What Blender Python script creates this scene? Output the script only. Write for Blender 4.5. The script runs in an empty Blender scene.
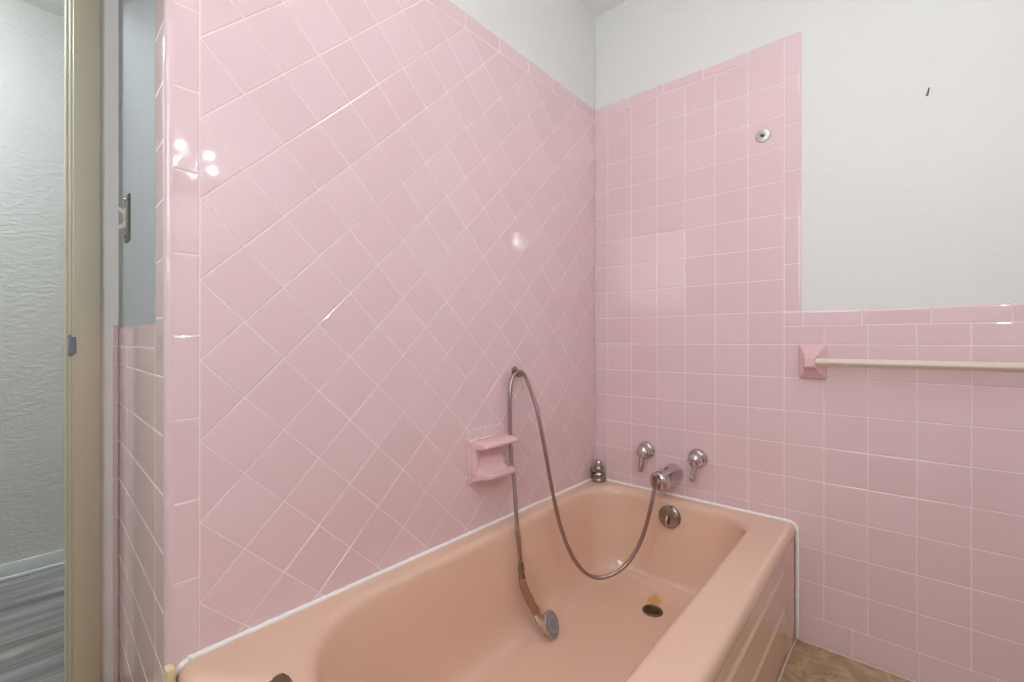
import bpy, bmesh, math, random
from mathutils import Vector, Matrix

random.seed(7)
SC = bpy.context.scene
COL = SC.collection
R = math.radians
P = 0.1095            # tile pitch (4 1/4 inch tile and joint)
H = 0.979             # camera height above the bathroom floor
CEIL = 2.40
RIM = 0.381           # height of the tub rim

# ------------------------------------------------------------------ materials
def mat(name):
    m = bpy.data.materials.new(name); m.use_nodes = True
    nt = m.node_tree; b = nt.nodes['Principled BSDF']
    return m, nt, b

def plain(name, col, rough=.5, metal=0., spec=.5, coat=0.):
    m, nt, b = mat(name)
    b.inputs['Base Color'].default_value = (*col, 1)
    b.inputs['Roughness'].default_value = rough
    b.inputs['Metallic'].default_value = metal
    b.inputs['Specular IOR Level'].default_value = spec
    b.inputs['Coat Weight'].default_value = coat
    b.inputs['Coat Roughness'].default_value = .05
    return m

def ramp(nt, fac, stops):
    r = nt.nodes.new('ShaderNodeValToRGB')
    e = r.color_ramp.elements
    while len(e) < len(stops): e.new(.5)
    for k, (p, c) in enumerate(stops):
        e[k].position = p; e[k].color = (*c, 1)
    nt.links.new(fac, r.inputs[0])
    return r.outputs[0]

def noise(nt, scale, detail=4, rough=.55, vec=None, dist=0.):
    n = nt.nodes.new('ShaderNodeTexNoise')
    n.inputs['Scale'].default_value = scale; n.inputs['Detail'].default_value = detail
    n.inputs['Roughness'].default_value = rough; n.inputs['Distortion'].default_value = dist
    if vec is None:
        tc = nt.nodes.new('ShaderNodeTexCoord'); vec = tc.outputs['Object']
    nt.links.new(vec, n.inputs['Vector'])
    return n.outputs['Fac']

def bump(nt, b, h, strength, dist):
    k = nt.nodes.new('ShaderNodeBump')
    k.inputs['Strength'].default_value = strength; k.inputs['Distance'].default_value = dist
    nt.links.new(h, k.inputs['Height']); nt.links.new(k.outputs[0], b.inputs['Normal'])

def tile_mat(name, c0, c1, rough=.045):
    m, nt, b = mat(name)
    g = nt.nodes.new('ShaderNodeNewGeometry')
    nt.links.new(ramp(nt, g.outputs['Random Per Island'], [(0, c0), (.55, tuple((a + d) / 2 for a, d in zip(c0, c1))), (1, c1)]), b.inputs['Base Color'])
    b.inputs['Roughness'].default_value = rough
    b.inputs['Specular IOR Level'].default_value = .65
    bump(nt, b, noise(nt, 10, 1), .012, .004)
    return m

def plaster_mat(name, col, scale=70, strength=.35, dist=.004, stretch=(1, 1, 1)):
    m, nt, b = mat(name)
    b.inputs['Base Color'].default_value = (*col, 1)
    b.inputs['Roughness'].default_value = .6
    tc = nt.nodes.new('ShaderNodeTexCoord'); mp = nt.nodes.new('ShaderNodeMapping')
    mp.inputs['Scale'].default_value = stretch
    nt.links.new(tc.outputs['Object'], mp.inputs[0])
    bump(nt, b, noise(nt, scale, 5, .6, mp.outputs[0], .6), strength, dist)
    return m

PINK = tile_mat('pink_glazed_tile', (.755, .555, .570), (.780, .580, .600))
PINKTRIM = tile_mat('pink_trim_tile', (.755, .555, .570), (.780, .585, .605))
GROUT = plain('pale_grout', (.84, .72, .69), .85)
CERAMIC = plain('pink_ceramic', (.80, .53, .54), .07)
PLASTER = plaster_mat('white_plaster', (.74, .735, .72), 90, .22, .004)
PLASTER2 = plaster_mat('grey_white_textured_plaster', (.40, .405, .41), 75, .55, .006)
HALLP = plaster_mat('hall_textured_plaster', (.66, .64, .60), 70, .6, .010, (1, .4, 1))
CEILM = plaster_mat('ceiling_paint', (.85, .85, .83), 60, .2, .004)
TUB = plain('peach_enamel', (.79, .535, .40), .10, coat=.3)
CAULK = plain('white_caulk', (.93, .90, .87), .45)
CHROME = plain('chrome', (.62, .56, .55), .10, 1.)
CHROMED = plain('worn_chrome', (.36, .31, .27), .20, 1.)
STEEL = plain('hose_steel', (.42, .33, .30), .30, 1.)
BRONZE = plain('brown_plastic_handle', (.33, .15, .08), .22, coat=.5)
SPRAY = plain('grey_spray_face', (.32, .32, .32), .4)
DARK = plain('dark_hole', (.02, .018, .015), .6)
DRAINM = plain('tarnished_brass', (.20, .15, .09), .38, 1.)
BARM = plain('cream_metal_bar', (.82, .73, .63), .30, .45)
OLIVE = plain('olive_beige_paint', (.60, .54, .40), .42)
WHITEP = plain('white_gloss_paint', (.86, .83, .80), .5)
CREAM = plain('cream_wood', (.72, .60, .37), .5)
RUST = plain('rust_brown', (.16, .085, .06), .8)
LTGREY = plain('grey_metal_disc', (.50, .49, .46), .38, 1.)
PLATE = plain('tarnished_switch_plate', (.20, .18, .15), .3, 1.)
IVORY = plain('ivory_toggle', (.70, .66, .55), .4)
BLUEST = plain('blued_steel', (.24, .28, .36), .35, 1.)
BASEB = plain('hall_baseboard_paint', (.70, .70, .68), .4)

def floor_mat():
    m, nt, b = mat('brown_mottled_vinyl')
    n = noise(nt, 22, 8, .68, dist=.5)
    nt.links.new(ramp(nt, n, [(.30, (.26, .165, .085)), (.50, (.45, .31, .18)), (.72, (.62, .47, .30))]), b.inputs['Base Color'])
    b.inputs['Roughness'].default_value = .45
    bump(nt, b, noise(nt, 60, 4), .1, .002)
    return m
def plank_mat():
    m, nt, b = mat('grey_wood_plank')
    tc = nt.nodes.new('ShaderNodeTexCoord'); mp = nt.nodes.new('ShaderNodeMapping')
    mp.inputs['Scale'].default_value = (9, 1.6, 1)
    nt.links.new(tc.outputs['Object'], mp.inputs[0])
    n = noise(nt, 1.6, 8, .65, mp.outputs[0], .4)
    br = nt.nodes.new('ShaderNodeTexBrick')
    mp2 = nt.nodes.new('ShaderNodeMapping'); mp2.inputs['Rotation'].default_value = (0, 0, R(90))
    nt.links.new(tc.outputs['Object'], mp2.inputs[0]); nt.links.new(mp2.outputs[0], br.inputs['Vector'])
    br.inputs['Scale'].default_value = 1; br.inputs['Brick Width'].default_value = 1.2
    br.inputs['Row Height'].default_value = .15; br.inputs['Mortar Size'].default_value = .0015
    br.inputs['Color1'].default_value = (1, 1, 1, 1); br.inputs['Color2'].default_value = (.72, .72, .74, 1)
    br.inputs['Mortar'].default_value = (.25, .25, .25, 1)
    mx = nt.nodes.new('ShaderNodeMix'); mx.data_type = 'RGBA'; mx.blend_type = 'MULTIPLY'
    mx.inputs[0].default_value = 1
    nt.links.new(ramp(nt, n, [(.30, (.13, .12, .11)), (.50, (.29, .275, .255)), (.72, (.50, .48, .45))]), mx.inputs[6])
    nt.links.new(br.outputs['Color'], mx.inputs[7]); nt.links.new(mx.outputs[2], b.inputs['Base Color'])
    b.inputs['Roughness'].default_value = .4
    return m
FLOORM = floor_mat(); PLANK = plank_mat()

def emit(name, col, s):
    m, nt, b = mat(name)
    b.inputs['Base Color'].default_value = (.9, .9, .9, 1)
    b.inputs['Emission Color'].default_value = (*col, 1); b.inputs['Emission Strength'].default_value = s
    return m

def tub_mat():
    # peach enamel with the rust stain behind the drain
    m, nt, b = mat('peach_enamel_rust_stained')
    tc = nt.nodes.new('ShaderNodeTexCoord'); mp = nt.nodes.new('ShaderNodeMapping'); mp.vector_type = 'TEXTURE'
    mp.inputs['Location'].default_value = STAIN; mp.inputs['Scale'].default_value = (.030, .046, .06)
    mp.inputs['Rotation'].default_value = (0, 0, R(12))
    nt.links.new(tc.outputs['Object'], mp.inputs[0])
    gr = nt.nodes.new('ShaderNodeTexGradient'); gr.gradient_type = 'SPHERICAL'
    nt.links.new(mp.outputs[0], gr.inputs[0])
    mul = nt.nodes.new('ShaderNodeMath'); mul.operation = 'MULTIPLY'
    nt.links.new(gr.outputs['Fac'], mul.inputs[0]); nt.links.new(noise(nt, 60, 3), mul.inputs[1])
    nt.links.new(ramp(nt, mul.outputs[0], [(.03, (.79, .535, .40)), (.24, (.70, .39, .13))]), b.inputs['Base Color'])
    b.inputs['Roughness'].default_value = .10
    b.inputs['Coat Weight'].default_value = .3; b.inputs['Coat Roughness'].default_value = .05
    return m

# ------------------------------------------------------------------ object helpers
def link(name, me, m, parent=None, at=None, smooth=None):
    """me is built in world coordinates; the object's origin goes to the parent's origin, or to `at`."""
    o = bpy.data.objects.new(name, me)
    COL.objects.link(o)
    if m and not me.materials: me.materials.append(m)
    org = Vector(parent['_o']) if parent else Vector(at or (0, 0, 0))
    me.transform(Matrix.Translation(-org))
    if parent: o.parent = parent
    else: o.location = org
    o['_o'] = tuple(org)
    if smooth is not None:
        me.polygons.foreach_set('use_smooth', [True] * len(me.polygons))
        if smooth < 180:
            try: me.set_sharp_from_angle(angle=R(smooth))
            except Exception: pass
    return o

def obj(name, bm, m, parent=None, at=None, smooth=None):
    me = bpy.data.meshes.new(name)
    bmesh.ops.recalc_face_normals(bm, faces=bm.faces)
    bm.to_mesh(me); bm.free()
    return link(name, me, m, parent, at, smooth)

def thing(name, label, cat, at, group=None):
    o = bpy.data.objects.new(name, None); COL.objects.link(o)
    o.empty_display_size = .05; o.location = at; o['_o'] = tuple(at)
    return tag(o, label, cat, group)

def tag(o, label, cat, group=None, kind=None):
    o['label'] = label; o['category'] = cat
    if group: o['group'] = group
    if kind: o['kind'] = kind
    return o

def add_box(bm, lo, hi, bev=0., seg=2):
    g = bmesh.ops.create_cube(bm, size=1)
    vs = g['verts']; lo = Vector(lo); hi = Vector(hi); c = (lo + hi) / 2; s = hi - lo
    for v in vs: v.co = Vector((v.co[i] * s[i] + c[i] for i in range(3)))
    if bev: bmesh.ops.bevel(bm, geom=list({e for v in vs for e in v.link_edges}), offset=bev, segments=seg, profile=.5, affect='EDGES')
    return bm

def box(lo, hi, bev=0., seg=2): return add_box(bmesh.new(), lo, hi, bev, seg)

def add_prism(bm, poly, z0, z1):
    a = [bm.verts.new((x, y, z0)) for x, y in poly]; b = [bm.verts.new((x, y, z1)) for x, y in poly]
    n = len(poly)
    bm.faces.new(a[::-1]); bm.faces.new(b)
    for i in range(n): bm.faces.new((a[i], a[(i + 1) % n], b[(i + 1) % n], b[i]))
    return bm

def frame_of(axis):
    z = Vector(axis).normalized()
    x = Vector((0, 0, 1)).cross(z) if abs(z.z) < .95 else Vector((1, 0, 0)).cross(z)
    x.normalize(); return x, z.cross(x), z

def add_lathe(bm, org, axis, prof, n=32, close=True):
    """prof: (radius, height along the axis)"""
    x, y, z = frame_of(axis); org = Vector(org); rings = []
    for r, h in prof:
        if r < 1e-6: rings.append([bm.verts.new(org + z * h)])
        else: rings.append([bm.verts.new(org + z * h + (x * math.cos(2 * math.pi * k / n) + y * math.sin(2 * math.pi * k / n)) * r) for k in range(n)])
    for a, b in zip(rings, rings[1:]):
        if len(a) == 1 and len(b) == 1: continue
        for k in range(n):
            j = (k + 1) % n
            if len(a) == 1: bm.faces.new((a[0], b[j], b[k]))
            elif len(b) == 1: bm.faces.new((a[k], a[j], b[0]))
            else: bm.faces.new((a[k], a[j], b[j], b[k]))
    if close:
        for r in (rings[0], rings[-1]):
            if len(r) > 2: bm.faces.new(r)
    return bm

def lathe(org, axis, prof, n=32, close=True): return add_lathe(bmesh.new(), org, axis, prof, n, close)

def catmull(pts, per=10):
    P_ = [Vector(p) for p in pts]; P_ = [P_[0] * 2 - P_[1]] + P_ + [P_[-1] * 2 - P_[-2]]
    out = []
    for i in range(1, len(P_) - 2):
        a, b, c, d = P_[i - 1:i + 3]
        for k in range(per):
            t = k / per
            out.append(.5 * ((2 * b) + (c - a) * t + (2 * a - 5 * b + 4 * c - d) * t * t + (3 * b - a - 3 * c + d) * t ** 3))
    out.append(P_[-2]); return out

def resample(pts, step):
    out = [pts[0]]; acc = 0.
    for a, b in zip(pts, pts[1:]):
        L = (b - a).length
        while L > 1e-9 and acc + L >= step:
            t = (step - acc) / L; a = a.lerp(b, t); out.append(a); L = (b - a).length; acc = 0.
        acc += L
    out.append(pts[-1]); return out

def add_tube(bm, pts, rad, n=12, flat=None):
    """rad: number or function(index, count); flat: (sx, sy) section scale"""
    pts = [Vector(p) for p in pts]; N = len(pts); rings = []
    t = (pts[1] - pts[0]).normalized(); x, y, _ = frame_of(t)
    for i, p in enumerate(pts):
        t2 = (pts[min(i + 1, N - 1)] - pts[max(i - 1, 0)]).normalized()
        q = t.rotation_difference(t2); x = q @ x; x = (x - t2 * x.dot(t2)).normalized(); y = t2.cross(x); t = t2
        r = rad(i, N) if callable(rad) else rad
        rings.append([bm.verts.new(p + x * math.cos(2 * math.pi * k / n) * r * (flat[0] if flat else 1) + y * math.sin(2 * math.pi * k / n) * r * (flat[1] if flat else 1)) for k in range(n)])
    for a, b in zip(rings, rings[1:]):
        for k in range(n): bm.faces.new((a[k], a[(k + 1) % n], b[(k + 1) % n], b[k]))
    bm.faces.new(rings[0][::-1]); bm.faces.new(rings[-1])
    return bm

def tube(pts, rad, n=12, flat=None): return add_tube(bmesh.new(), pts, rad, n, flat)

# ------------------------------------------------------------------ tile helpers
def clip(poly, px, py, nx, ny):
    """keep the side where (p - q).n >= 0"""
    out = []
    for i in range(len(poly)):
        a = poly[i]; b = poly[(i + 1) % len(poly)]
        da = (a[0] - px) * nx + (a[1] - py) * ny; db = (b[0] - px) * nx + (b[1] - py) * ny
        if da >= 0: out.append(a)
        if (da >= 0) != (db >= 0):
            t = da / (da - db); out.append((a[0] + (b[0] - a[0]) * t, a[1] + (b[1] - a[1]) * t))
    return out

def clip_rect(poly, s0, s1, t0, t1):
    for q in ((s0, 0, 1, 0), (s1, 0, -1, 0), (0, t0, 0, 1), (0, t1, 0, -1)):
        poly = clip(poly, *q)
        if len(poly) < 3: return []
    return poly

def area(p): return .5 * sum(p[i][0] * p[(i + 1) % len(p)][1] - p[(i + 1) % len(p)][0] * p[i][1] for i in range(len(p)))

def tidy(p, eps=.004):
    out = []
    for q in p:
        if not out or math.hypot(q[0] - out[-1][0], q[1] - out[-1][1]) > eps: out.append(q)
    while len(out) > 1 and math.hypot(out[0][0] - out[-1][0], out[0][1] - out[-1][1]) <= eps: out.pop()
    return out

def inset(p, g):
    n = len(p); out = []
    for i in range(n):
        a, b, c = p[i - 1], p[i], p[(i + 1) % n]
        d1 = (b[0] - a[0], b[1] - a[1]); d2 = (c[0] - b[0], c[1] - b[1])
        l1 = math.hypot(*d1); l2 = math.hypot(*d2)
        n1 = (-d1[1] / l1, d1[0] / l1); n2 = (-d2[1] / l2, d2[0] / l2)
        k = 1 + n1[0] * n2[0] + n1[1] * n2[1]
        if k < .15: k = .15
        out.append((b[0] + (n1[0] + n2[0]) * g / k, b[1] + (n1[1] + n2[1]) * g / k))
    return out

def add_tiles(bm, polys, to3, tilt=.0022, g=.0009, thick=.003):
    for p in polys:
        p = tidy(p)
        if len(p) < 3: continue
        if area(p) < 0: p = p[::-1]
        if area(p) < 1.2e-4: continue
        q = [inset(p, g), inset(p, g + .0002), inset(p, g + .0007), inset(p, g + .0018)]
        if area(q[-1]) < 2e-5: continue
        cs = sum(v[0] for v in p) / len(p); ct = sum(v[1] for v in p) / len(p)
        ks, kt = random.gauss(0, tilt), random.gauss(0, tilt); kd = random.gauss(0, .00012)
        rings = []
        for poly, d in zip(q, (-thick, -.0010, -.00035, 0)):
            rings.append([bm.verts.new(to3(s, t, d + (kd + ks * (s - cs) + kt * (t - ct) if d > -.002 else 0))) for s, t in poly])
        n = len(p)
        for a, b in zip(rings, rings[1:]):
            for i in range(n): bm.faces.new((a[i], a[(i + 1) % n], b[(i + 1) % n], b[i]))
        bm.faces.new(rings[-1])
    return bm

def grid_polys(s0, s1, t0, t1, so, to, ps=P, pt=P):
    out = []
    i0 = math.floor((s0 - so) / ps); j0 = math.floor((t0 - to) / pt)
    for i in range(i0, math.ceil((s1 - so) / ps)):
        for j in range(j0, math.ceil((t1 - to) / pt)):
            a = so + i * ps; b = to + j * pt
            q = clip_rect([(a, b), (a + ps, b), (a + ps, b + pt), (a, b + pt)], s0, s1, t0, t1)
            if q: out.append(q)
    return out

def rect(s0, s1, t0, t1): return [(s0, t0), (s1, t0), (s1, t1), (s0, t1)]

def cuts(a, b, joints):
    e = [a] + [j for j in sorted(joints) if a + .012 < j < b - .012] + [b]
    return list(zip(e, e[1:]))

def add_bullnose(bm, s0, s1, t0, t1, side, to3, r=.007, g=.0011, thick=.003):
    """one trim tile; side = which edge is rounded over: '-s' '+s' '+t'"""
    if side in ('-s', '+s'):
        w = s1 - s0; L0, L1 = t0, t1
        f = (lambda a, l, d: to3(s1 - a, l, d)) if side == '-s' else (lambda a, l, d: to3(s0 + a, l, d))
    else:
        w = t1 - t0; L0, L1 = s0, s1
        f = lambda a, l, d: to3(l, t0 + a, d)
    prof = [(g, -thick), (g + .0003, -.001), (g + .001, -.00035), (g + .0024, 0)]
    prof += [(w - r - .0012, 0)] + [(w - r + r * math.sin(k * math.pi / 20), -r + r * math.cos(k * math.pi / 20)) for k in range(11)]
    prof += [(w, -r - .004)]
    ls = [(L0 + g, -.0022), (L0 + g + .0003, -.001), (L0 + g + .0010, -.00035), (L0 + g + .0024, 0)]
    ls = ls + [(L0 + L1 - l, d) for l, d in ls[::-1]]
    tilt = random.gauss(0, .0018); kd = random.gauss(0, .0001)
    G = [[bm.verts.new(f(a, l, d + e + kd + tilt * (l - (L0 + L1) / 2))) for l, e in ls] for a, d in prof]
    for A, B in zip(G, G[1:]):
        for i in range(len(ls) - 1): bm.faces.new((A[i], A[i + 1], B[i + 1], B[i]))

def slab(bm, s0, s1, t0, t1, d0, d1, to3):
    v = [bm.verts.new(to3(s, t, d)) for d in (d0, d1) for s, t in ((s0, t0), (s1, t0), (s1, t1), (s0, t1))]
    for f in ((3, 2, 1, 0), (4, 5, 6, 7), (0, 1, 5, 4), (1, 2, 6, 5), (2, 3, 7, 6), (3, 0, 4, 7)): bm.faces.new([v[i] for i in f])
    return bm

GD0, GD1 = -.0045, -.0009

# ================================================================== ROOM SHELL
XR, YF = 1.47, -2.55              # right wall, wall behind the camera
XD = -.69                         # doorway wall (bathroom face)
YA = -1.5226                      # outside corner at the end of the tub wall
YB = -1.4915                       # where the return meets the doorway wall
PO = .004                         # plaster lies this far behind the tile face

def struct(o, label, cat): return tag(o, label, cat, kind='structure')

struct(obj('floor', box((-.70, YF, -.06), (XR + .1, .1, 0)), FLOORM, at=(0, 0, 0)),
       'brown mottled vinyl bathroom floor beside the bathtub', 'floor')
struct(obj('ceiling', box((-1.9, -4.0, CEIL), (XR + .1, .1, CEIL + .06)), CEILM, at=(0, 0, CEIL)),
       'off-white flat ceiling above the tiled bath', 'ceiling')

# --- left (long) wall of the bath
wl = obj('wall_left', box((-.10, YA + .012, 0), (-PO, 0, CEIL)), PLASTER, at=(0, 0, 0))
struct(wl, 'long wall behind the bathtub with diagonal pink tiles below white plaster', 'wall')
L3 = lambda s, t, d: (d, s, t)
TOPF = H + .9655; TOPT = H + 1.0145; STRIP = -1.4689
lat0 = H - .3476; HD = P * math.sqrt(.5)
polys = []
for i in range(-1, 22):
    for j in range(-14, 22):
        if (i + j) % 2 == 0: continue
        s, t = STRIP + i * HD, lat0 + j * HD
        q = clip_rect([(s - HD, t), (s, t - HD), (s + HD, t), (s, t + HD)], STRIP, -.0006, .355, TOPF)
        if q: polys.append(q)
obj('diagonal_tile_field', add_tiles(bmesh.new(), polys, L3), PINK, wl)
bm = bmesh.new()
for a, b in cuts(STRIP, -.0006, [-.002 - .1545 * k for k in range(1, 10)]): add_bullnose(bm, a, b, TOPF, TOPT, '+t', L3)
for a, b in cuts(.372, TOPT, [H + z for z in (.937, .782, .627, .474, .319, .164, .011, -.147, -.302, -.451)]): add_bullnose(bm, YA, STRIP, a, b, '-s', L3, r=.009)
obj('bullnose_trim', bm, PINKTRIM, wl, smooth=11)
obj('grout', slab(bmesh.new(), YA + .008, 0, .30, TOPT - .006, GD0, GD1, L3), GROUT, wl)
# patch of small cut tiles above the soap dish
bm = slab(bmesh.new(), -.768, -.607, H - .312, H - .276, -.001, .0003, L3)
obj('grout_patch', bm, GROUT, wl)
obj('cut_tile_patch', add_tiles(bmesh.new(), [rect(-.767, -.688, H - .311, H - .277), rect(-.688, -.608, H - .311, H - .277)], lambda s, t, d: (d + .0008, s, t), .001), PINK, wl)

# --- back (faucet) wall
wb = obj('wall_back', box((-.1, PO, 0), (XR + .1, .10, CEIL)), PLASTER, at=(0, 0, 0))
struct(wb, 'faucet wall with square pink tiles and white plaster above', 'wall')
B3 = lambda s, t, d: (s, -d, t)
bx0 = .0621; XC = bx0 + 6 * P; XS = .768
row = lambda k: H + (k - .1024) * P
BT = row(9); BTOP = TOPT
bm = bmesh.new()
pl = grid_polys(.0006, XC, .355, row(8), bx0, row(0))
pl += grid_polys(.0006, bx0 + 5 * P, row(8), BT, bx0, row(0))
pl += [rect(bx0 + 5 * P, XC, row(8), BTOP)]
pl += grid_polys(XC, XR, row(-8), row(0), bx0, row(0))
pl += grid_polys(.62, XC, row(-8), .355, bx0, row(0))
pl += grid_polys(XC, XR, row(0), H + .0493, bx0, row(0), P, 1)
obj('square_tile_field', add_tiles(bm, pl, B3), PINK, wb)
bm = bmesh.new()
for a, b in cuts(.0006, bx0 + 5 * P, [.156, .305, .457]): add_bullnose(bm, a, b, BT, BTOP, '+t', B3)
for a, b in cuts(row(1), BTOP, [H + z for z in (.255, .408, .565, .717, .874)]): add_bullnose(bm, XC, XS, a, b, '+s', B3)
for a, b in cuts(XC, XR, [.772, .924, 1.078, 1.232, 1.386]): add_bullnose(bm, a, b, H + .0493, row(1), '+t', B3)
for a, b in cuts(.62, XR, [.746, .899, 1.053, 1.206, 1.360]): add_tiles(bm, [rect(a, b, .004, row(-8))], B3)
obj('bullnose_trim', bm, PINKTRIM, wb, smooth=11)
bm = slab(bmesh.new(), 0, XS - .006, .30, BTOP - .006, GD0, GD1, B3)
slab(bm, .60, XR, 0, row(1) - .006, GD0, GD1 - .0001, B3)
obj('grout', bm, GROUT, wb)

# --- right wall, wall behind the camera (plain, beside the camera)
struct(obj('wall_right', box((XR, YF, 0), (XR + .1, PO, CEIL)), PLASTER, at=(XR, 0, 0)), 'plain white wall carrying the vanity light', 'wall')
struct(obj('wall_front', box((XD, YF - .1, 0), (XR + .1, YF, CEIL)), PLASTER, at=(0, YF, 0)), 'plain white wall opposite the faucet wall', 'wall')

# --- return wall at the end of the bath (towards the door)
A2 = Vector((0, YA)); B2 = Vector((XD, YB)); e2 = (B2 - A2).normalized(); n2 = Vector((e2.y, -e2.x))
if n2.y > 0: n2 = -n2
LEN = (B2 - A2).length
def E3(s, t, d): p = A2 + e2 * s + n2 * d; return (p.x, p.y, t)
def corner(s, d): p = A2 + e2 * s + n2 * d; return (p.x, p.y)
bm = add_prism(bmesh.new(), [corner(.012, -.0025), corner(LEN, -.0025), (XD, -1.40), (-.012, -1.40)], 0, CEIL)
add_prism(bm, [corner(.101, .0004), corner(LEN, .0004), corner(LEN, -.002), corner(.101, -.002)], H + .036, CEIL)
wr = obj('wall_return', bm, PLASTER2, at=(0, YA, 0))
struct(wr, 'grey plaster return wall by the door with glossy pink wainscot tiles', 'wall')
rr = lambda k: H + .044 + (k * P if k <= -1 else k * P)
bm = bmesh.new(); tr = bmesh.new()
SV = .103
for a, b in cuts(.0, TOPT, [H + .044 + k * P for k in range(1, 9)] + [H - .067 - k * P for k in range(0, 9)] + [H + .044]): add_bullnose(tr, .0, SV, a, b, '-s', E3, r=.009)
for a, b in cuts(SV, LEN, [SV + .42]): add_bullnose(tr, a, b, H - .014, H + .044, '+t', E3)
pl = grid_polys(SV, LEN, .0, H - .067, SV, H - .067, .42, P) + grid_polys(SV, LEN, H - .067, H - .014, SV, H - .067, .42, 1)
obj('wainscot_tile', add_tiles(bm, pl, E3, tilt=.0015), PINK, wr)
obj('bullnose_trim', tr, PINKTRIM, wr, smooth=11)
g = slab(bmesh.new(), .008, SV, 0, TOPT - .006, GD0, -.0006, E3); slab(g, SV - .002, LEN, 0, H + .036, GD0, -.0005, E3)
obj('grout', g, GROUT, wr)

# --- doorway wall with its opening
YJ = -1.592                       # face of the jamb
DH = 2.03
bm = bmesh.new()
add_box(bm, (XD - .12, YJ + .012, 0), (XD, -1.40, CEIL))
add_box(bm, (XD - .12, YF, 0), (XD, -2.36, CEIL))
add_box(bm, (XD - .12, -2.36, DH + .02), (XD, YJ + .012, CEIL))
wd = obj('wall_doorway', bm, WHITEP, at=(XD, YJ, 0))
struct(wd, 'narrow white wall strip between the door casing and pink wainscot', 'wall')
D3 = lambda s, t, d: (XD + .006 + d, s, t)
bm = bmesh.new(); z = .0
pl = [rect(-1.5055, YB - .002, a, b) for a, b in cuts(0, H - .014, [H - .067 - k * P for k in range(0, 9)])]
add_tiles(bm, pl, D3, .001, thick=.006)
add_bullnose(bm, -1.5055, YB - .002, H - .014, H + .044, '+t', D3, r=.005, thick=.006)
obj('wainscot_tile', bm, PINK, wd)
obj('grout', slab(bmesh.new(), -1.5045, YB - .002, 0, H + .038, -.006, -.001, D3), GROUT, wd)

# --- door frame
XF = XD + .016
dr = thing('door_1', 'olive beige door frame with a small dark strike plate', 'door frame', (XD, YJ, 0)); dr['kind'] = 'structure'
bm = bmesh.new()
def casing(bm, lo, hi): add_box(bm, lo, hi, .003, 2)
casing(bm, (XD, YJ + .005, 0), (XF, YJ + .060, DH + .055))
casing(bm, (XD, -2.405, 0), (XF, -2.350, DH + .055))
casing(bm, (XD, -2.350, DH), (XF, YJ + .005, DH + .055))
obj('casing', bm, OLIVE, dr, smooth=40)
bm = bmesh.new()
add_box(bm, (XD - .125, YJ, 0), (XD + .001, YJ + .018, DH + .01), .0015)
add_box(bm, (XD - .125, -2.363, 0), (XD + .001, -2.345, DH + .01), .0015)
add_box(bm, (XD - .125, -2.345, DH - .008), (XD + .001, YJ, DH + .01), .0015)
obj('jamb', bm, OLIVE, dr)
bm = bmesh.new()
add_box(bm, (XD - .075, YJ - .0055, 0), (XD - .038, YJ + .001, DH - .008), .002)
add_box(bm, (XD - .075, -2.346, 0), (XD - .038, -2.333, DH - .008), .002)
add_box(bm, (XD - .075, -2.333, DH - .020), (XD - .038, YJ - .0055, DH - .007), .002)
obj('door_stop', bm, OLIVE, dr)
bm = box((XD - .030, YJ - .0022, .938), (XD + .003, YJ + .0005, .996), .0008)
add_box(bm, (XD + .0165, YJ - .0020, .945), (XD + .0185, YJ + .0105, .990), .0009)
add_box(bm, (XD + .001, YJ - .0022, .945), (XD + .0185, YJ - .0004, .990), .0007)
obj('strike_plate', bm, BLUEST, dr)

# --- hall beyond the door
XH = -1.765
struct(obj('wall_hall', box((XH - .1, -4.0, 0), (XH, -.6, CEIL)), HALLP, at=(XH, 0, 0)), 'rough textured hall wall seen through the doorway', 'wall')
bm = box((XH - .1, -4.1, 0), (XD - .12, -4.0, CEIL)); add_box(bm, (XH - .1, -.6, 0), (XD - .12, -.5, CEIL)); add_box(bm, (XD - .12, -4.0, 0), (XD - .02, YF - .05, CEIL)); add_box(bm, (XD - .12, -1.40, 0), (XD - .1, -.6, CEIL))
struct(obj('wall_hall_ends', bm, HALLP, at=(XH, -4, 0)), 'hall end walls beyond the doorway', 'wall')
struct(obj('floor_hall', box((XH - .1, -4.0, -.06), (-.70, -.6, .0)), PLANK, at=(XH, 0, 0)), 'grey wood plank hall floor beyond the doorway', 'floor')
bm = box((XH, -4.0, 0), (XH + .012, -.6, .066), .003); add_box(bm, (XH, -4.0, 0), (XH + .022, -.6, .014), .004)
struct(obj('baseboard_hall', bm, BASEB, at=(XH, 0, 0), smooth=40), 'white painted baseboard along the hall wall', 'baseboard')

# cream filler post under the end of the tub wall tiles
struct(obj('trim_1', box((-.004, YA - .002, 0), (.020, YA + .012, .386), .003), CREAM, at=(0, YA, 0)), 'cream wood filler strip at the near end of the bathtub', 'trim')

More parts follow.
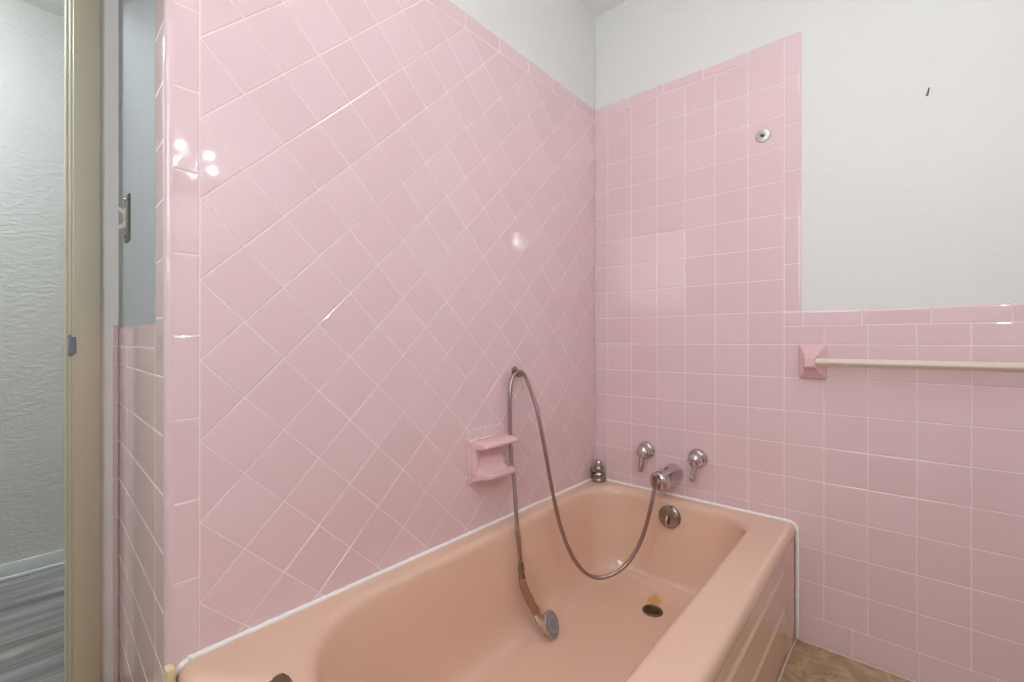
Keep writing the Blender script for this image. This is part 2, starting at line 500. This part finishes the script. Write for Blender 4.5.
# ================================================================== BATHTUB
STAIN = (.347, -.182, .052)
tubm = tub_mat()
tub = thing('bathtub', 'peach pink enamelled alcove bathtub with ribbed front apron', 'bathtub', (0, 0, 0))
TX1, TY1 = .752, -1.508
def rrect(x0, x1, y0, y1, rad, z, n=8, m=6):
    """rounded rectangle; y0 = far edge (near 0), y1 = near edge; rad = (back left, back right, near right, near left)"""
    bl, br_, nr, nl = rad; out = []
    arcs = [((x0 + bl, y0 - bl), bl, 180, 90), ((x1 - br_, y0 - br_), br_, 90, 0), ((x1 - nr, y1 + nr), nr, 0, -90), ((x0 + nl, y1 + nl), nl, -90, -180)]
    pts = [[(cx + r * math.cos(R(a0 + (a1 - a0) * k / n)), cy + r * math.sin(R(a0 + (a1 - a0) * k / n))) for k in range(n + 1)] for (cx, cy), r, a0, a1 in arcs]
    for i in range(4):
        out += pts[i]; a = pts[i][-1]; b = pts[(i + 1) % 4][0]
        out += [(a[0] + (b[0] - a[0]) * k / m, a[1] + (b[1] - a[1]) * k / m) for k in range(1, m)]
    return [(x, y, z) for x, y in out]
ix0, ix1, iy0, iy1 = .050, .650, -.040, -1.372
def inner(off, end, z, extra=0.):
    return rrect(ix0 + off, ix1 - off, iy0 - off * 1.05, iy1 + off + end, (max(.12 - off * .15, .06), max(.125 - off * .15, .06), *[min(max(.22 - off * .1, .1), (ix1 - ix0) / 2 - off - .004)] * 2), z)
rings = [rrect(.004, .738, -.003, TY1 + .010, (.004, .004, .004, .004), .0),
         rrect(.004, .738, -.003, TY1 + .010, (.004, .004, .004, .004), RIM - .050),
         rrect(.003, TX1 - .004, -.002, TY1 + .003, (.003, .006, .012, .004), RIM - .046),
         rrect(.001, TX1, -.001, TY1, (.003, .006, .02, .004), RIM - .034),
         rrect(.001, TX1, -.001, TY1 + .001, (.003, .006, .03, .004), RIM - .022),
         rrect(.001, TX1 - .003, -.001, TY1 + .008, (.003, .006, .035, .004), RIM - .009),
         rrect(.001, TX1 - .010, -.001, TY1 + .020, (.003, .006, .04, .004), RIM - .0015),
         rrect(.0015, TX1 - .020, -.0015, TY1 + .036, (.003, .008, .04, .004), RIM),
         rrect(.012, TX1 - .034, -.010, TY1 + .060, (.02, .02, .05, .02), RIM)]
for off, end, z in ((-.010, 0, RIM), (-.003, 0, RIM - .001), (.004, .001, RIM - .004), (.010, .003, RIM - .010), (.014, .006, RIM - .020), (.017, .012, RIM - .040),
                    (.024, .04, RIM - .11), (.032, .08, RIM - .19), (.040, .115, RIM - .245), (.050, .14, RIM - .28), (.064, .16, .076), (.084, .175, .060), (.110, .185, .0525), (.150, .20, .0495)):
    rings.append(inner(off, end, z))
last = rings[-1]; cx = sum(p[0] for p in last) / len(last); cy = sum(p[1] for p in last) / len(last)
for f in (.8, .6, .4, .2, .04): rings.append([(cx + (p[0] - cx) * f, cy + (p[1] - cy) * f, .0493) for p in last])
bm = bmesh.new(); V = [[bm.verts.new(p) for p in r] for r in rings]; n = len(rings[0])
for a, b in zip(V, V[1:]):
    for k in range(n): bm.faces.new((a[k], a[(k + 1) % n], b[(k + 1) % n], b[k]))
bm.faces.new(V[-1])
o = obj('basin', bm, tubm, tub, smooth=180)
sb = o.modifiers.new('s', 'SUBSURF'); sb.levels = 2; sb.render_levels = 2
# ribbed apron
def sm(a, b, x): t = min(1, max(0, (x - a) / (b - a))); return t * t * (3 - 2 * t)
def apron_x(y, z):
    w = sm(.055, .105, -y) * sm(.0, .05, y + 1.50)
    x = TX1 - .002 - .0075 * w
    for zc, hw in ((.270, .011), (.150, .011)):
        d = abs(z - zc)
        if d < hw: x += .0050 * math.cos(d / hw * math.pi / 2) ** .8 * sm(.10, .17, -y)
    x -= .006 * (1 - sm(.0, .02, RIM - .03 - z)) * 0
    return x
ys = [-.0015 - .012 * k for k in range(18)] + [-.25 - .1 * k for k in range(12)] + [-1.40, -1.45, -1.47, -1.485, -1.497]
zs = [0.0, .01, .06, .10, .12, .13] + [.135 + .0034 * k for k in range(11)] + [.175, .20, .23, .25] + [.255 + .0034 * k for k in range(11)] + [.295, .31, .33, RIM - .036, RIM - .028]
bm = bmesh.new(); G = [[bm.verts.new((apron_x(y, z), y, z)) for z in zs] for y in ys]
for a, b in zip(G, G[1:]):
    for k in range(len(zs) - 1): bm.faces.new((a[k], a[k + 1], b[k + 1], b[k]))
ret = [bm.verts.new((.730, y, z)) for y, z in ((ys[0], 0), (ys[-1], 0), (ys[-1], zs[-1]), (ys[0], zs[-1]))]
bm.faces.new([ret[0], ret[3]] + [G[0][k] for k in range(len(zs) - 1, -1, -1)])
bm.faces.new([ret[2], ret[1]] + [G[-1][k] for k in range(len(zs))])
bm.faces.new(ret)
obj('apron', bm, TUB, tub, smooth=60)
# drain and overflow belong to the tub
DR = Vector((.368, -.243, .0515))
bm = lathe(DR, (0, 0, 1), [(.0, -.004), (.0335, -.004), (.0345, .0005), (.0325, .0030), (.026, .0034), (.0245, .0010), (.0, .0006)], 40)
dn = obj('drain', bm, DRAINM, tub, smooth=40); dn['label'] = 'tarnished round drain strainer'
bm = bmesh.new()
for r0 in (.020, .0135, .007): add_lathe(bm, DR, (0, 0, 1), [(r0 - .0022, .0005), (r0 - .0018, .0030), (r0 + .0008, .0030), (r0 + .0012, .0005)], 32, False)
for k in range(3):
    a = R(60 * k + 10); u = Vector((math.cos(a), math.sin(a), 0)) * .0245; w = Vector((-u.y, u.x, 0)).normalized() * .0012
    vs = [bm.verts.new(DR + c + Vector((0, 0, h))) for h in (.0008, .0027) for c in (u + w, u - w, -u - w, -u + w)]
    for f in ((3, 2, 1, 0), (4, 5, 6, 7), (0, 1, 5, 4), (1, 2, 6, 5), (2, 3, 7, 6), (3, 0, 4, 7)): bm.faces.new([vs[i] for i in f])
obj('strainer_grid', bm, DRAINM, dn)
obj('drain_hole', lathe(DR + Vector((0, 0, .0011)), (0, 0, 1), [(0, 0), (.0243, 0), (.0243, .0003), (0, .0003)], 32), DARK, dn)
OV = Vector((.357, -.0655, H - .660)); oa = Vector((0, -1, .10)).normalized()
ov = obj('overflow_plate', lathe(OV, oa, [(0, -.012), (.040, -.012), (.0415, .002), (.040, .0055), (.034, .0085), (.020, .0105), (0, .011)], 40), CHROMED, tub, smooth=50)
ov['label'] = 'round chrome overflow plate'
fx, fy, fz = frame_of(oa)
obj('trip_lever', tube([OV + oa * .010 + Vector((-.004, 0, .006)), OV + oa * .022 + Vector((-.003, 0, -.002)), OV + oa * .026 + Vector((-.003, 0, -.016)), OV + oa * .020 + Vector((-.003, 0, -.031))], lambda i, N: (.0045, .005, .0045, .0035)[i], 10), CHROME, ov, smooth=60)
bm = bmesh.new(); add_box(bm, OV + oa * .0095 + Vector((.003, -.001, -.026)), OV + oa * .0095 + Vector((.0085, .002, .004)), .0012)
obj('lever_slot', bm, DARK, ov)
for s in (-1, 1): obj('screw', lathe(OV + oa * .0088 + Vector((s * .023, 0, .010 * s)), oa, [(.0042, -.001), (.0042, .0014), (.003, .0022), (0, .0022)], 12), CHROME, ov, smooth=40)

# caulk bead: along the long wall, across the faucet wall, down to the floor
cz = RIM + .0015
path = [(.003, -1.519, RIM - .045), (.003, -1.516, RIM - .030), (.003, -1.508, RIM - .014), (.003, -1.495, RIM - .003), (.003, -1.478, cz - .0003), (.003, -1.45, cz), (.003, -1.0, cz), (.003, -.5, cz), (.003, -.06, cz), (.006, -.008, cz), (.05, -.003, cz), (.30, -.003, cz), (.60, -.003, cz), (.725, -.003, cz),
        (.742, -.003, cz - .002), (.752, -.003, cz - .010), (.7565, -.003, cz - .024), (.757, -.003, .30), (.757, -.003, .15), (.7565, -.003, .004)]
struct(obj('trim_2', tube(resample(catmull(path, 12), .01), lambda i, N: .0054 + .0005 * math.sin(i * 1.7), 10, None), CAULK, at=(0, 0, RIM), smooth=180),
       'white caulk bead where the bathtub meets the tiled walls', 'caulk')
pth = [(.7545, -.006, .003), (.7505, -.10, .003), (.7475, -.4, .003), (.7475, -1.0, .003), (.7475, -1.45, .003)]
struct(obj('trim_3', tube(resample(catmull(pth, 8), .02), .0020, 8), GROUT, at=(.75, 0, 0), smooth=180), 'thin pale caulk line where the apron meets the floor', 'caulk')

# ================================================================== FAUCET
def faucet_handle(x, z, label, tilt):
    t = thing('faucet_handle', label, 'faucet handle', (x, 0, z), 'pair of chrome lever handles on the faucet wall')
    O = Vector((x, 0, z))
    obj('escutcheon', lathe(O, (0, -1, 0), [(0, -.001), (.034, -.001), (.036, .003), (.0355, .008), (.033, .013), (.028, .019), (.022, .023), (.0, .025)], 40), CHROME, t, smooth=50)
    obj('hub', lathe(O + Vector((0, -.018, 0)), (0, -1, 0), [(.023, 0), (.0255, .006), (.0265, .016), (.0250, .026), (.020, .034), (.011, .039), (0, .040)], 32), CHROME, t, smooth=60)
    c = O + Vector((0, -.042, -.012)); d = Vector((tilt, -.22, -1)).normalized()
    bm = tube([c, c + d * .016, c + d * .036, c + d * .055, c + d * .064, c + d * .068], lambda i, N: (.0140, .0130, .0125, .0135, .0110, .004)[i], 14, (1.05, .8))
    obj('lever', bm, CHROME, t, smooth=70)
    obj('cap_ring', lathe(O + Vector((0, -.024, 0)), (0, -1, 0), [(.0262, 0), (.0282, .0015), (.0282, .0035), (.0262, .005)], 32, False), CHROMED, t, smooth=50)
    return t
faucet_handle(.238, H - .440, 'chrome lever handle between the corner rim fitting and the spout', -.03)
faucet_handle(.440, H - .438, 'chrome lever handle farther from the corner, nearer the towel bar', -.03)

t = thing('tub_spout', 'fat chrome tub spout with the shower hose screwed to its nose', 'spout', (.347, 0, H - .512))
O = Vector((.347, -.001, H - .512)); ax = Vector((0, -1, .0))
obj('spout_body', lathe(O, ax, [(0, 0), (.037, 0), (.039, .004), (.039, .012), (.037, .03), (.0345, .06), (.0330, .09), (.0320, .112), (.0300, .118)], 40), CHROME, t, smooth=50)
obj('end_ring', lathe(O + ax * .114, ax, [(.0300, 0), (.0345, .002), (.0350, .010), (.0325, .014), (.0325, .018), (.0342, .020), (.0342, .030), (.030, .036), (.018, .040), (0, .041)], 40), CHROME, t, smooth=40)
obj('lift_slot', box((.3435, -.088, H - .512 + .030), (.3505, -.050, H - .512 + .0352), .002), DARK, t)
obj('lift_knob', lathe(O + ax * .130 + Vector((0, 0, .030)), (0, 0, 1), [(.0055, -.004), (.005, .006), (.0085, .009), (.0085, .013), (.006, .0155), (0, .016)], 20), CHROME, t, smooth=50)
obj('outlet_stub', lathe(O + ax * .152 + Vector((0, 0, .004)), ax, [(.012, -.003), (.012, .016), (.010, .018), (0, .018)], 20), CHROME, t, smooth=50)
nutc = Vector((.347, -.176, H - .522))
obj('hose_nut', lathe(nutc, (0, 0, 1), [(.0, -.0), (.0085, .0), (.0105, .002), (.0105, .026), (.0120, .028), (.0125, .042), (.010, .046), (0, .047)], 8), CHROMED, t, smooth=30)

# rim fitting in the corner
RV = Vector((.036, -.032, RIM + .002))
t = thing('rim_valve', 'stubby chrome fitting standing on the tub rim in the corner', 'valve', RV)
obj('dome_base', lathe(RV, (0, 0, 1), [(0, -.003), (.030, -.003), (.0325, .002), (.0325, .009), (.030, .014), (.025, .017), (.024, .024), (.027, .027), (.026, .033), (.021, .038), (0, .038)], 36), CHROMED, t, smooth=45)
obj('body', lathe(RV + Vector((0, 0, .036)), (0, 0, 1), [(.019, 0), (.019, .008), (.022, .011), (.022, .022), (.018, .026), (.0, .026)], 24), CHROMED, t, smooth=45)
obj('side_port', lathe(RV + Vector((-.008, -.010, .044)), (-.7, -.7, .15), [(.010, 0), (.010, .010), (.012, .011), (.012, .017), (.008, .020), (0, .020)], 18), CHROMED, t, smooth=45)
obj('cap', lathe(RV + Vector((0, 0, .060)), (0, 0, 1), [(.011, 0), (.0125, .006), (.015, .010), (.0145, .020), (.010, .026), (0, .028)], 20), CHROME, t, smooth=50)

# ================================================================== HAND SHOWER
hk = thing('wall_hook', 'small dark metal wall hook holding up the shower hose', 'hook', (0, -.544, H - .105))
HO = Vector((0, -.544, H - .104))
obj('flange', lathe(HO, (1, 0, 0), [(0, -.001), (.0150, -.001), (.0160, .001), (.0155, .0035), (.012, .0055), (.005, .0065), (0, .0065)], 28), CHROMED, hk, smooth=45)
obj('arm', tube(catmull([(.004, -.544, H - .112), (.014, -.544, H - .120), (.024, -.544, H - .1215), (.032, -.544, H - .117), (.034, -.544, H - .108)], 5), .0035, 12), CHROMED, hk, smooth=60)

hs = thing('hand_shower', 'hand shower on a looped metal hose lying down in the bathtub', 'hand shower', (.15, -.61, .05))
left = [(.1015, -.631, .266), (.092, -.629, .328), (.076, -.622, .404), (.0555, -.609, .508), (.038, -.602, .580), (.026, -.595, .655), (.0235, -.594, .72), (.024, -.595, .781), (.022, -.590, .821), (.021, -.581, .851)]
top = [(.020, -.567, .8650), (.020, -.546, .8715), (.021, -.528, .8695)]
loop = [(.024, -.513, .853), (.036, -.505, .818), (.050, -.496, .772), (.066, -.494, .722), (.086, -.482, .603), (.102, -.463, .464), (.121, -.442, .341), (.144, -.415, .246), (.175, -.380, .176), (.211, -.340, .149), (.252, -.293, .161), (.288, -.252, .203), (.318, -.218, .279), (.338, -.196, .377), (.3455, -.180, .440), (.347, -.176, .458)]
pts = resample(catmull(left + top + loop, 14), .0016)
obj('hose', tube(pts, lambda i, N: .0062 if i % 2 else .0072, 12), STEEL, hs, smooth=180)
col = [Vector(p) for p in ((.1005, -.631, .276), (.1015, -.631, .266), (.1030, -.631, .254), (.1045, -.631, .242), (.106, -.631, .232), (.108, -.6315, .222))]
obj('collar', tube(col, lambda i, N: (.0085, .0105, .0115, .0092, .0115, .0110)[i], 18), CHROMED, hs, smooth=40)
hp = catmull([(.107, -.6315, .227), (.111, -.631, .210), (.120, -.627, .185), (.132, -.620, .158), (.143, -.614, .138), (.152, -.607, .122)], 6)
hd = obj('handle', tube(hp, lambda i, N: .0112 + .0045 * i / N, 18), BRONZE, hs, smooth=180); hd['label'] = 'brown translucent handle'
HC = Vector((.181, -.580, .0885)); ha = Vector((.80, .17, .42)).normalized()
obj('head', lathe(HC - ha * .030, ha, [(0, 0), (.012, .001), (.022, .006), (.031, .014), (.0375, .024), (.0395, .031), (.0390, .036), (.0365, .0375), (.0345, .0355), (0, .0355)], 36), CHROME, hs, smooth=50)
obj('neck', tube([(.148, -.610, .129), (.154, -.605, .118), (.159, -.599, .106), (.163, -.592, .096)], lambda i, N: (.0155, .0185, .0215, .018)[i], 16), CHROME, hs, smooth=70)
sf = obj('spray_face', lathe(HC + ha * .0052, ha, [(0, .0), (.0345, 0), (.0340, .0022), (.026, .0030), (.0250, .0018), (.018, .0018), (.0170, .0032), (0, .0036)], 32), SPRAY, hs, smooth=40)
sf['label'] = 'grey spray face ringed with nozzles'
bm = bmesh.new(); ux, uy, uz = frame_of(ha)
for rr_, cnt in ((.030, 24), (.0135, 12), (.007, 6)):
    for k in range(cnt):
        a = 2 * math.pi * k / cnt
        add_lathe(bm, HC + ha * .0075 + (ux * math.cos(a) + uy * math.sin(a)) * rr_, ha, [(.0013, 0), (.0011, .0022), (0, .0024)], 6)
obj('nozzle', bm, DARK, sf)['kind'] = 'stuff'

# ================================================================== SOAP DISH
sd = thing('soap_dish', 'pink ceramic soap dish with grab bar set in the diagonal tiles', 'soap dish', (0, -.69, H - .375))
y0, y1 = -.766, -.612; z0, z1 = H - .445, H - .306
obj('back_plate', box((-.0035, y0, z0), (.011, y1, z1), .005, 3), CERAMIC, sd, smooth=40)
# scooped tray: profile in (x, z) swept along y, edges raised
bm = bmesh.new(); ny = 20; prof_n = 14; G = []
for i in range(ny + 1):
    u = i / ny; y = y0 + .008 + (y1 - y0 - .016) * u
    edge = max(0, abs(2 * u - 1) - .62) / .38; lift = 0.; dp = 1 - .42 * edge ** 2.6
    ring = []
    for k in range(prof_n + 1):      # upper surface from the wall to the front lip
        v = k / prof_n; x = .008 + .074 * v * dp
        z = z0 + .028 + .085 * (1 - v) ** 3.2 + .012 * v ** 4
        ring.append((x, y, z))
    fx_ = .008 + .074 * dp
    ring += [(fx_ + .0035, y, z0 + .0385), (fx_ + .0045, y, z0 + .034), (fx_ + .003, y, z0 + .028)]
    for k in range(prof_n + 1):      # under surface back to the wall
        v = 1 - k / prof_n; x = .008 + .072 * v * dp
        ring.append((x, y, z0 + .010 + .013 * v ** 1.5 + lift * .45 * v))
    G.append([bm.verts.new(p) for p in ring])
m_ = len(G[0])
for a, b in zip(G, G[1:]):
    for k in range(m_): bm.faces.new((a[k], a[(k + 1) % m_], b[(k + 1) % m_], b[k]))
bm.faces.new(G[0]); bm.faces.new(G[-1][::-1])
obj('tray', bm, CERAMIC, sd, smooth=50)
# grab bar: flattened rounded roll along the top, standing forward of the plate
bm = bmesh.new(); zc = z1 - .014
sec = [(.004, -.010), (.030, -.013), (.055, -.0135), (.070, -.011), (.078, -.004), (.077, .004), (.070, .009), (.050, .0125), (.025, .013), (.004, .011)]
G = []
for i, (yy, s) in enumerate(((y0 - .001, .55), (y0 + .0005, .80), (y0 + .004, .95), (y0 + .012, 1), (y1 - .012, 1), (y1 - .004, .95), (y1 - .0005, .80), (y1 + .001, .55))):
    G.append([bm.verts.new((.004 + (x - .004) * (.75 + .25 * s), yy, zc + z * s)) for x, z in sec])
for a, b in zip(G, G[1:]):
    for k in range(len(sec)): bm.faces.new((a[k], a[(k + 1) % len(sec)], b[(k + 1) % len(sec)], b[k]))
bm.faces.new(G[0]); bm.faces.new(G[-1][::-1])
o = obj('grab_bar', bm, CERAMIC, sd, smooth=180); s_ = o.modifiers.new('s', 'SUBSURF'); s_.levels = 1; s_.render_levels = 1
obj('side_bracket', box((.008, y0 + .0015, z0 + .030), (.032, y0 + .020, z1 - .015), .006, 3), CERAMIC, sd, smooth=50)

# ================================================================== TOWEL BAR
BZ = H - .066; BY = -.058
tb = thing('towel_bar', 'cream square towel bar on pink ceramic posts across the faucet wall', 'towel bar', (1.05, 0, BZ))
def post(xc, flip):
    bm = bmesh.new(); w, h = .037, .055
    lv = [(0.0035, 1, 1, 0), (-.005, 1, 1, 0), (-.009, .95, .96, 0), (-.016, .78, .80, 0), (-.026, .62, .62, .0), (-.040, .50, .46, .0), (-.058, .44, .36, 0), (-.070, .40, .30, 0), (-.074, .32, .24, 0)]
    rows_ = []
    for y, sx, sz, _ in lv:
        r_ = rrect(-w * sx, w * sx, h * sz, -h * sz, (.006 * sx,) * 4, 0, 3, 2)
        zc = (H - .066) if y > -.02 else BZ
        rows_.append([bm.verts.new((xc + p[0], y, zc + p[1])) for p in r_])
    for a, b in zip(rows_, rows_[1:]):
        for k in range(len(a)): bm.faces.new((a[k], a[(k + 1) % len(a)], b[(k + 1) % len(a)], b[k]))
    bm.faces.new(rows_[0]); bm.faces.new(rows_[-1][::-1])
    return bm
for xc in (.799, 1.409): obj('post', post(xc, 0), CERAMIC, tb, smooth=35)
bm = bmesh.new(); q = .0140
pr = [(0, q), (q, 0), (0, -q), (-q, 0)]
a = [bm.verts.new((.800, BY + c, BZ + d)) for c, d in pr]; b = [bm.verts.new((1.408, BY + c, BZ + d)) for c, d in pr]
for k in range(4): bm.faces.new((a[k], a[(k + 1) % 4], b[(k + 1) % 4], b[k]))
bm.faces.new(a); bm.faces.new(b[::-1])
bmesh.ops.bevel(bm, geom=[e for e in bm.edges if abs(e.verts[0].co.x - e.verts[1].co.x) > .1], offset=.002, segments=2, affect='EDGES')
obj('bar', bm, BARM, tb, smooth=40)['label'] = 'cream metal bar'

# ================================================================== SMALL WALL FITTINGS
so = thing('shower_outlet_cover', 'round grey metal disc with a dark hole high on the faucet wall', 'cover plate', (.656, 0, H + .704))
O = Vector((.656, 0, H + .704))
obj('disc', lathe(O, (0, -1, 0), [(0, -.001), (.0235, -.001), (.0235, .002), (.0215, .0045), (.012, .0060), (.0085, .0062), (.0075, .004), (0, .004)], 36), LTGREY, so, smooth=40)
obj('hole', lathe(O + Vector((0, -.0040, 0)), (0, -1, 0), [(.0065, -.001), (.0065, .0012), (0, .0012)], 18), DARK, so)
obj('pipe_stub', lathe(O + Vector((.002, -.004, .003)), (0, -1, 0), [(.0035, 0), (.0035, .006), (0, .006)], 12), LTGREY, so)

na = thing('wall_nail', 'tiny bent nail in the white plaster above the towel bar', 'nail', (1.071, PO, H + .700))
obj('shank', tube([(1.071, PO + .004, H + .7), (1.071, -.004, H + .700), (1.0715, -.010, H + .7025), (1.073, -.013, H + .709)], .0016, 8), DARK, na, smooth=60)
obj('nail_hole', lathe((1.0695, PO + .0006, H + .697), (0, -1, 0), [(.0035, -.001), (.0035, .0012), (0, .0012)], 10), PLATE, na)

sw = thing('light_switch', 'tarnished metal switch plate with two ivory toggles by the door', 'light switch', (-.50, -1.50, H + .286))
s0 = .478; zc = H + .312
W3 = lambda s, t, d: E3(s0 + s, zc + t, d + .0004)
bm = bmesh.new(); lo, hi = (-.035, -.057), (.035, .057)
rg = []
for ins, d in ((0, 0), (0, .0025), (.0025, .0055), (.006, .0065)):
    rg.append([bm.verts.new(W3(s, t, d)) for s, t in ((lo[0] + ins, lo[1] + ins), (hi[0] - ins, lo[1] + ins), (hi[0] - ins, hi[1] - ins), (lo[0] + ins, hi[1] - ins))])
for a, b in zip(rg, rg[1:]):
    for k in range(4): bm.faces.new((a[k], a[(k + 1) % 4], b[(k + 1) % 4], b[k]))
bm.faces.new(rg[-1]); bm.faces.new(rg[0][::-1])
obj('switch_plate', bm, PLATE, sw)
for tz, up in ((.013, 1), (-.016, -1)):
    bm = bmesh.new()
    slab(bm, -.007, .007, tz - .012, tz + .012, .005, .0095, W3)
    fs = [bm.verts.new(W3(s, tz + t, d)) for s, t, d in ((-.004, -.006, .008), (.004, -.006, .008), (.004, .006, .008), (-.004, .006, .008), (-.0033, -.004 + .010 * up, .021), (.0033, -.004 + .010 * up, .021), (.0033, .004 + .010 * up, .021), (-.0033, .004 + .010 * up, .021))]
    for f in ((4, 5, 6, 7), (0, 1, 5, 4), (1, 2, 6, 5), (2, 3, 7, 6), (3, 0, 4, 7)): bm.faces.new([fs[i] for i in f])
    obj('toggle', bm, IVORY, sw)
for tz in (.047, -.047):
    p = Vector(W3(0, tz, .0060)); obj('screw', lathe(p, (n2.x, n2.y, 0), [(.0042, -.001), (.0042, .0012), (.003, .0022), (0, .0022)], 12), CHROMED, sw)

# crumpled brown scrap lying on the near rim of the tub
bm = bmesh.new(); cs = Vector((.190, -1.398, RIM - .001)); nx_, ny_ = 9, 6
rnd = random.Random(3); G = []
for i in range(nx_):
    G.append([])
    for j in range(ny_):
        a = (i / (nx_ - 1) - .5); b = (j / (ny_ - 1) - .5)
        e = max(abs(a), abs(b)) * 2
        hgt = (.010 + rnd.uniform(-.004, .004)) * (1 - e ** 3) + .0008
        G[-1].append(bm.verts.new(cs + Vector((a * .020 + b * .010 + rnd.uniform(-.0015, .0015), b * .030 + rnd.uniform(-.0015, .0015), hgt))))
for i in range(nx_ - 1):
    for j in range(ny_ - 1): bm.faces.new((G[i][j], G[i + 1][j], G[i + 1][j + 1], G[i][j + 1]))
r0 = bmesh.ops.extrude_face_region(bm, geom=list(bm.faces))
for v in r0['geom']:
    if isinstance(v, bmesh.types.BMVert): v.co.z = cs.z + .0005
tag(obj('crumpled_scrap', bm, RUST, at=cs, smooth=60), 'small crumpled brown scrap lying on the near tub rim', 'scrap')

# ================================================================== LAMPS (all outside the picture, domes and window added for light)
VX, VY, VZ = XR, -1.14, 1.79
va = thing('vanity_light', 'round five-bulb light on the right wall', 'lamp', (VX, VY, VZ))
obj('backplate', lathe((VX, VY, VZ), (-1, 0, 0), [(0, 0), (.13, 0), (.13, .02), (.11, .035), (0, .04)], 48), CHROME, va, smooth=40)
BULB = emit('frosted_lit_bulb', (.93, 1., 1.02), 270.)
for dy, dz in ((.063, .040), (-.050, .058), (.076, -.025), (-.085, -.020), (0, -.060)):
    obj('socket', lathe((VX - .030, VY + dy, VZ + dz), (-1, 0, 0), [(.014, 0), (.014, .04), (.010, .054)], 20), CHROME, va, smooth=40)
    obj('bulb', lathe((VX - .082, VY + dy, VZ + dz), (-1, 0, 0), [(.006, 0), (.0085, .005), (.0102, .011), (.009, .019), (.0055, .027), (0, .031)], 20), BULB, va, smooth=180)
# glowing window and casing, added unseen behind the camera as fill light
struct(obj('fill_window_1', box((.50, YF, 1.32), (1.22, YF + .006, 2.02)), emit('fill_window_pane', (.90, .98, 1.05), 6.)), 'added unseen fill window opposite the faucet wall', 'window')
bm = bmesh.new()
for lo, hi in (((.44, YF, 1.26), (.50, YF + .03, 2.08)), ((1.22, YF, 1.26), (1.28, YF + .03, 2.08)), ((.50, YF, 1.26), (1.22, YF + .04, 1.32)), ((.50, YF, 2.02), (1.22, YF + .03, 2.08))): add_box(bm, lo, hi, .003)
struct(obj('trim_4', bm, WHITEP), 'white casing around the added fill window', 'trim')
cl = thing('fill_ceiling_light', 'added unseen dome fill light on the bathroom ceiling', 'lamp', (.74, -1.08, CEIL))  # dome added out of view to brighten the bath alcove evenly
obj('rim', lathe((.74, -1.08, CEIL), (0, 0, -1), [(0, 0), (.15, 0), (.15, .02), (.14, .025)], 40), CHROME, cl, smooth=40)
obj('dome', lathe((.74, -1.08, CEIL - .02), (0, 0, -1), [(.138, 0), (.135, .02), (.115, .045), (.075, .065), (0, .075)], 40), emit('fill_dome', (.94, 1., 1.03), 11.), cl, smooth=180)
hl = thing('added_hall_light', 'added unseen dome light on the hall ceiling', 'lamp', (-1.36, -2.35, CEIL))  # guessed dome, added out of view to light the hall
obj('rim', lathe((-1.36, -2.35, CEIL), (0, 0, -1), [(0, 0), (.15, 0), (.15, .02), (.14, .025)], 40), CHROME, hl, smooth=40)
obj('dome', lathe((-1.36, -2.35, CEIL - .02), (0, 0, -1), [(.138, 0), (.135, .02), (.115, .045), (.075, .065), (0, .075)], 40), emit('added_hall_dome', (.84, .97, 1.06), 74.), hl, smooth=180)

w = bpy.data.worlds.new('world'); SC.world = w; w.use_nodes = True
w.node_tree.nodes['Background'].inputs[0].default_value = (.8, .85, 1, 1); w.node_tree.nodes['Background'].inputs[1].default_value = .05

for o in bpy.data.objects:
    if '_o' in o: del o['_o']

# ================================================================== CAMERA
cam = bpy.data.cameras.new('camera'); co = bpy.data.objects.new('camera', cam); COL.objects.link(co)
cam.sensor_width = 36; cam.sensor_fit = 'HORIZONTAL'; cam.lens = 448.9 / 1024 * 36
cam.clip_start = .02
co.location = (1.0142, -1.7264, H); co.rotation_euler = (R(90), 0, .7144)
SC.camera = co
SC.view_settings.view_transform = 'Standard'; SC.view_settings.look = 'None'
SC.view_settings.gamma = 1; SC.view_settings.use_curve_mapping = False; SC.view_settings.exposure = .34
SC.cycles.use_denoising = True; SC.cycles.sample_clamp_indirect = 0
SC.cycles.max_bounces = 10; SC.cycles.diffuse_bounces = 6
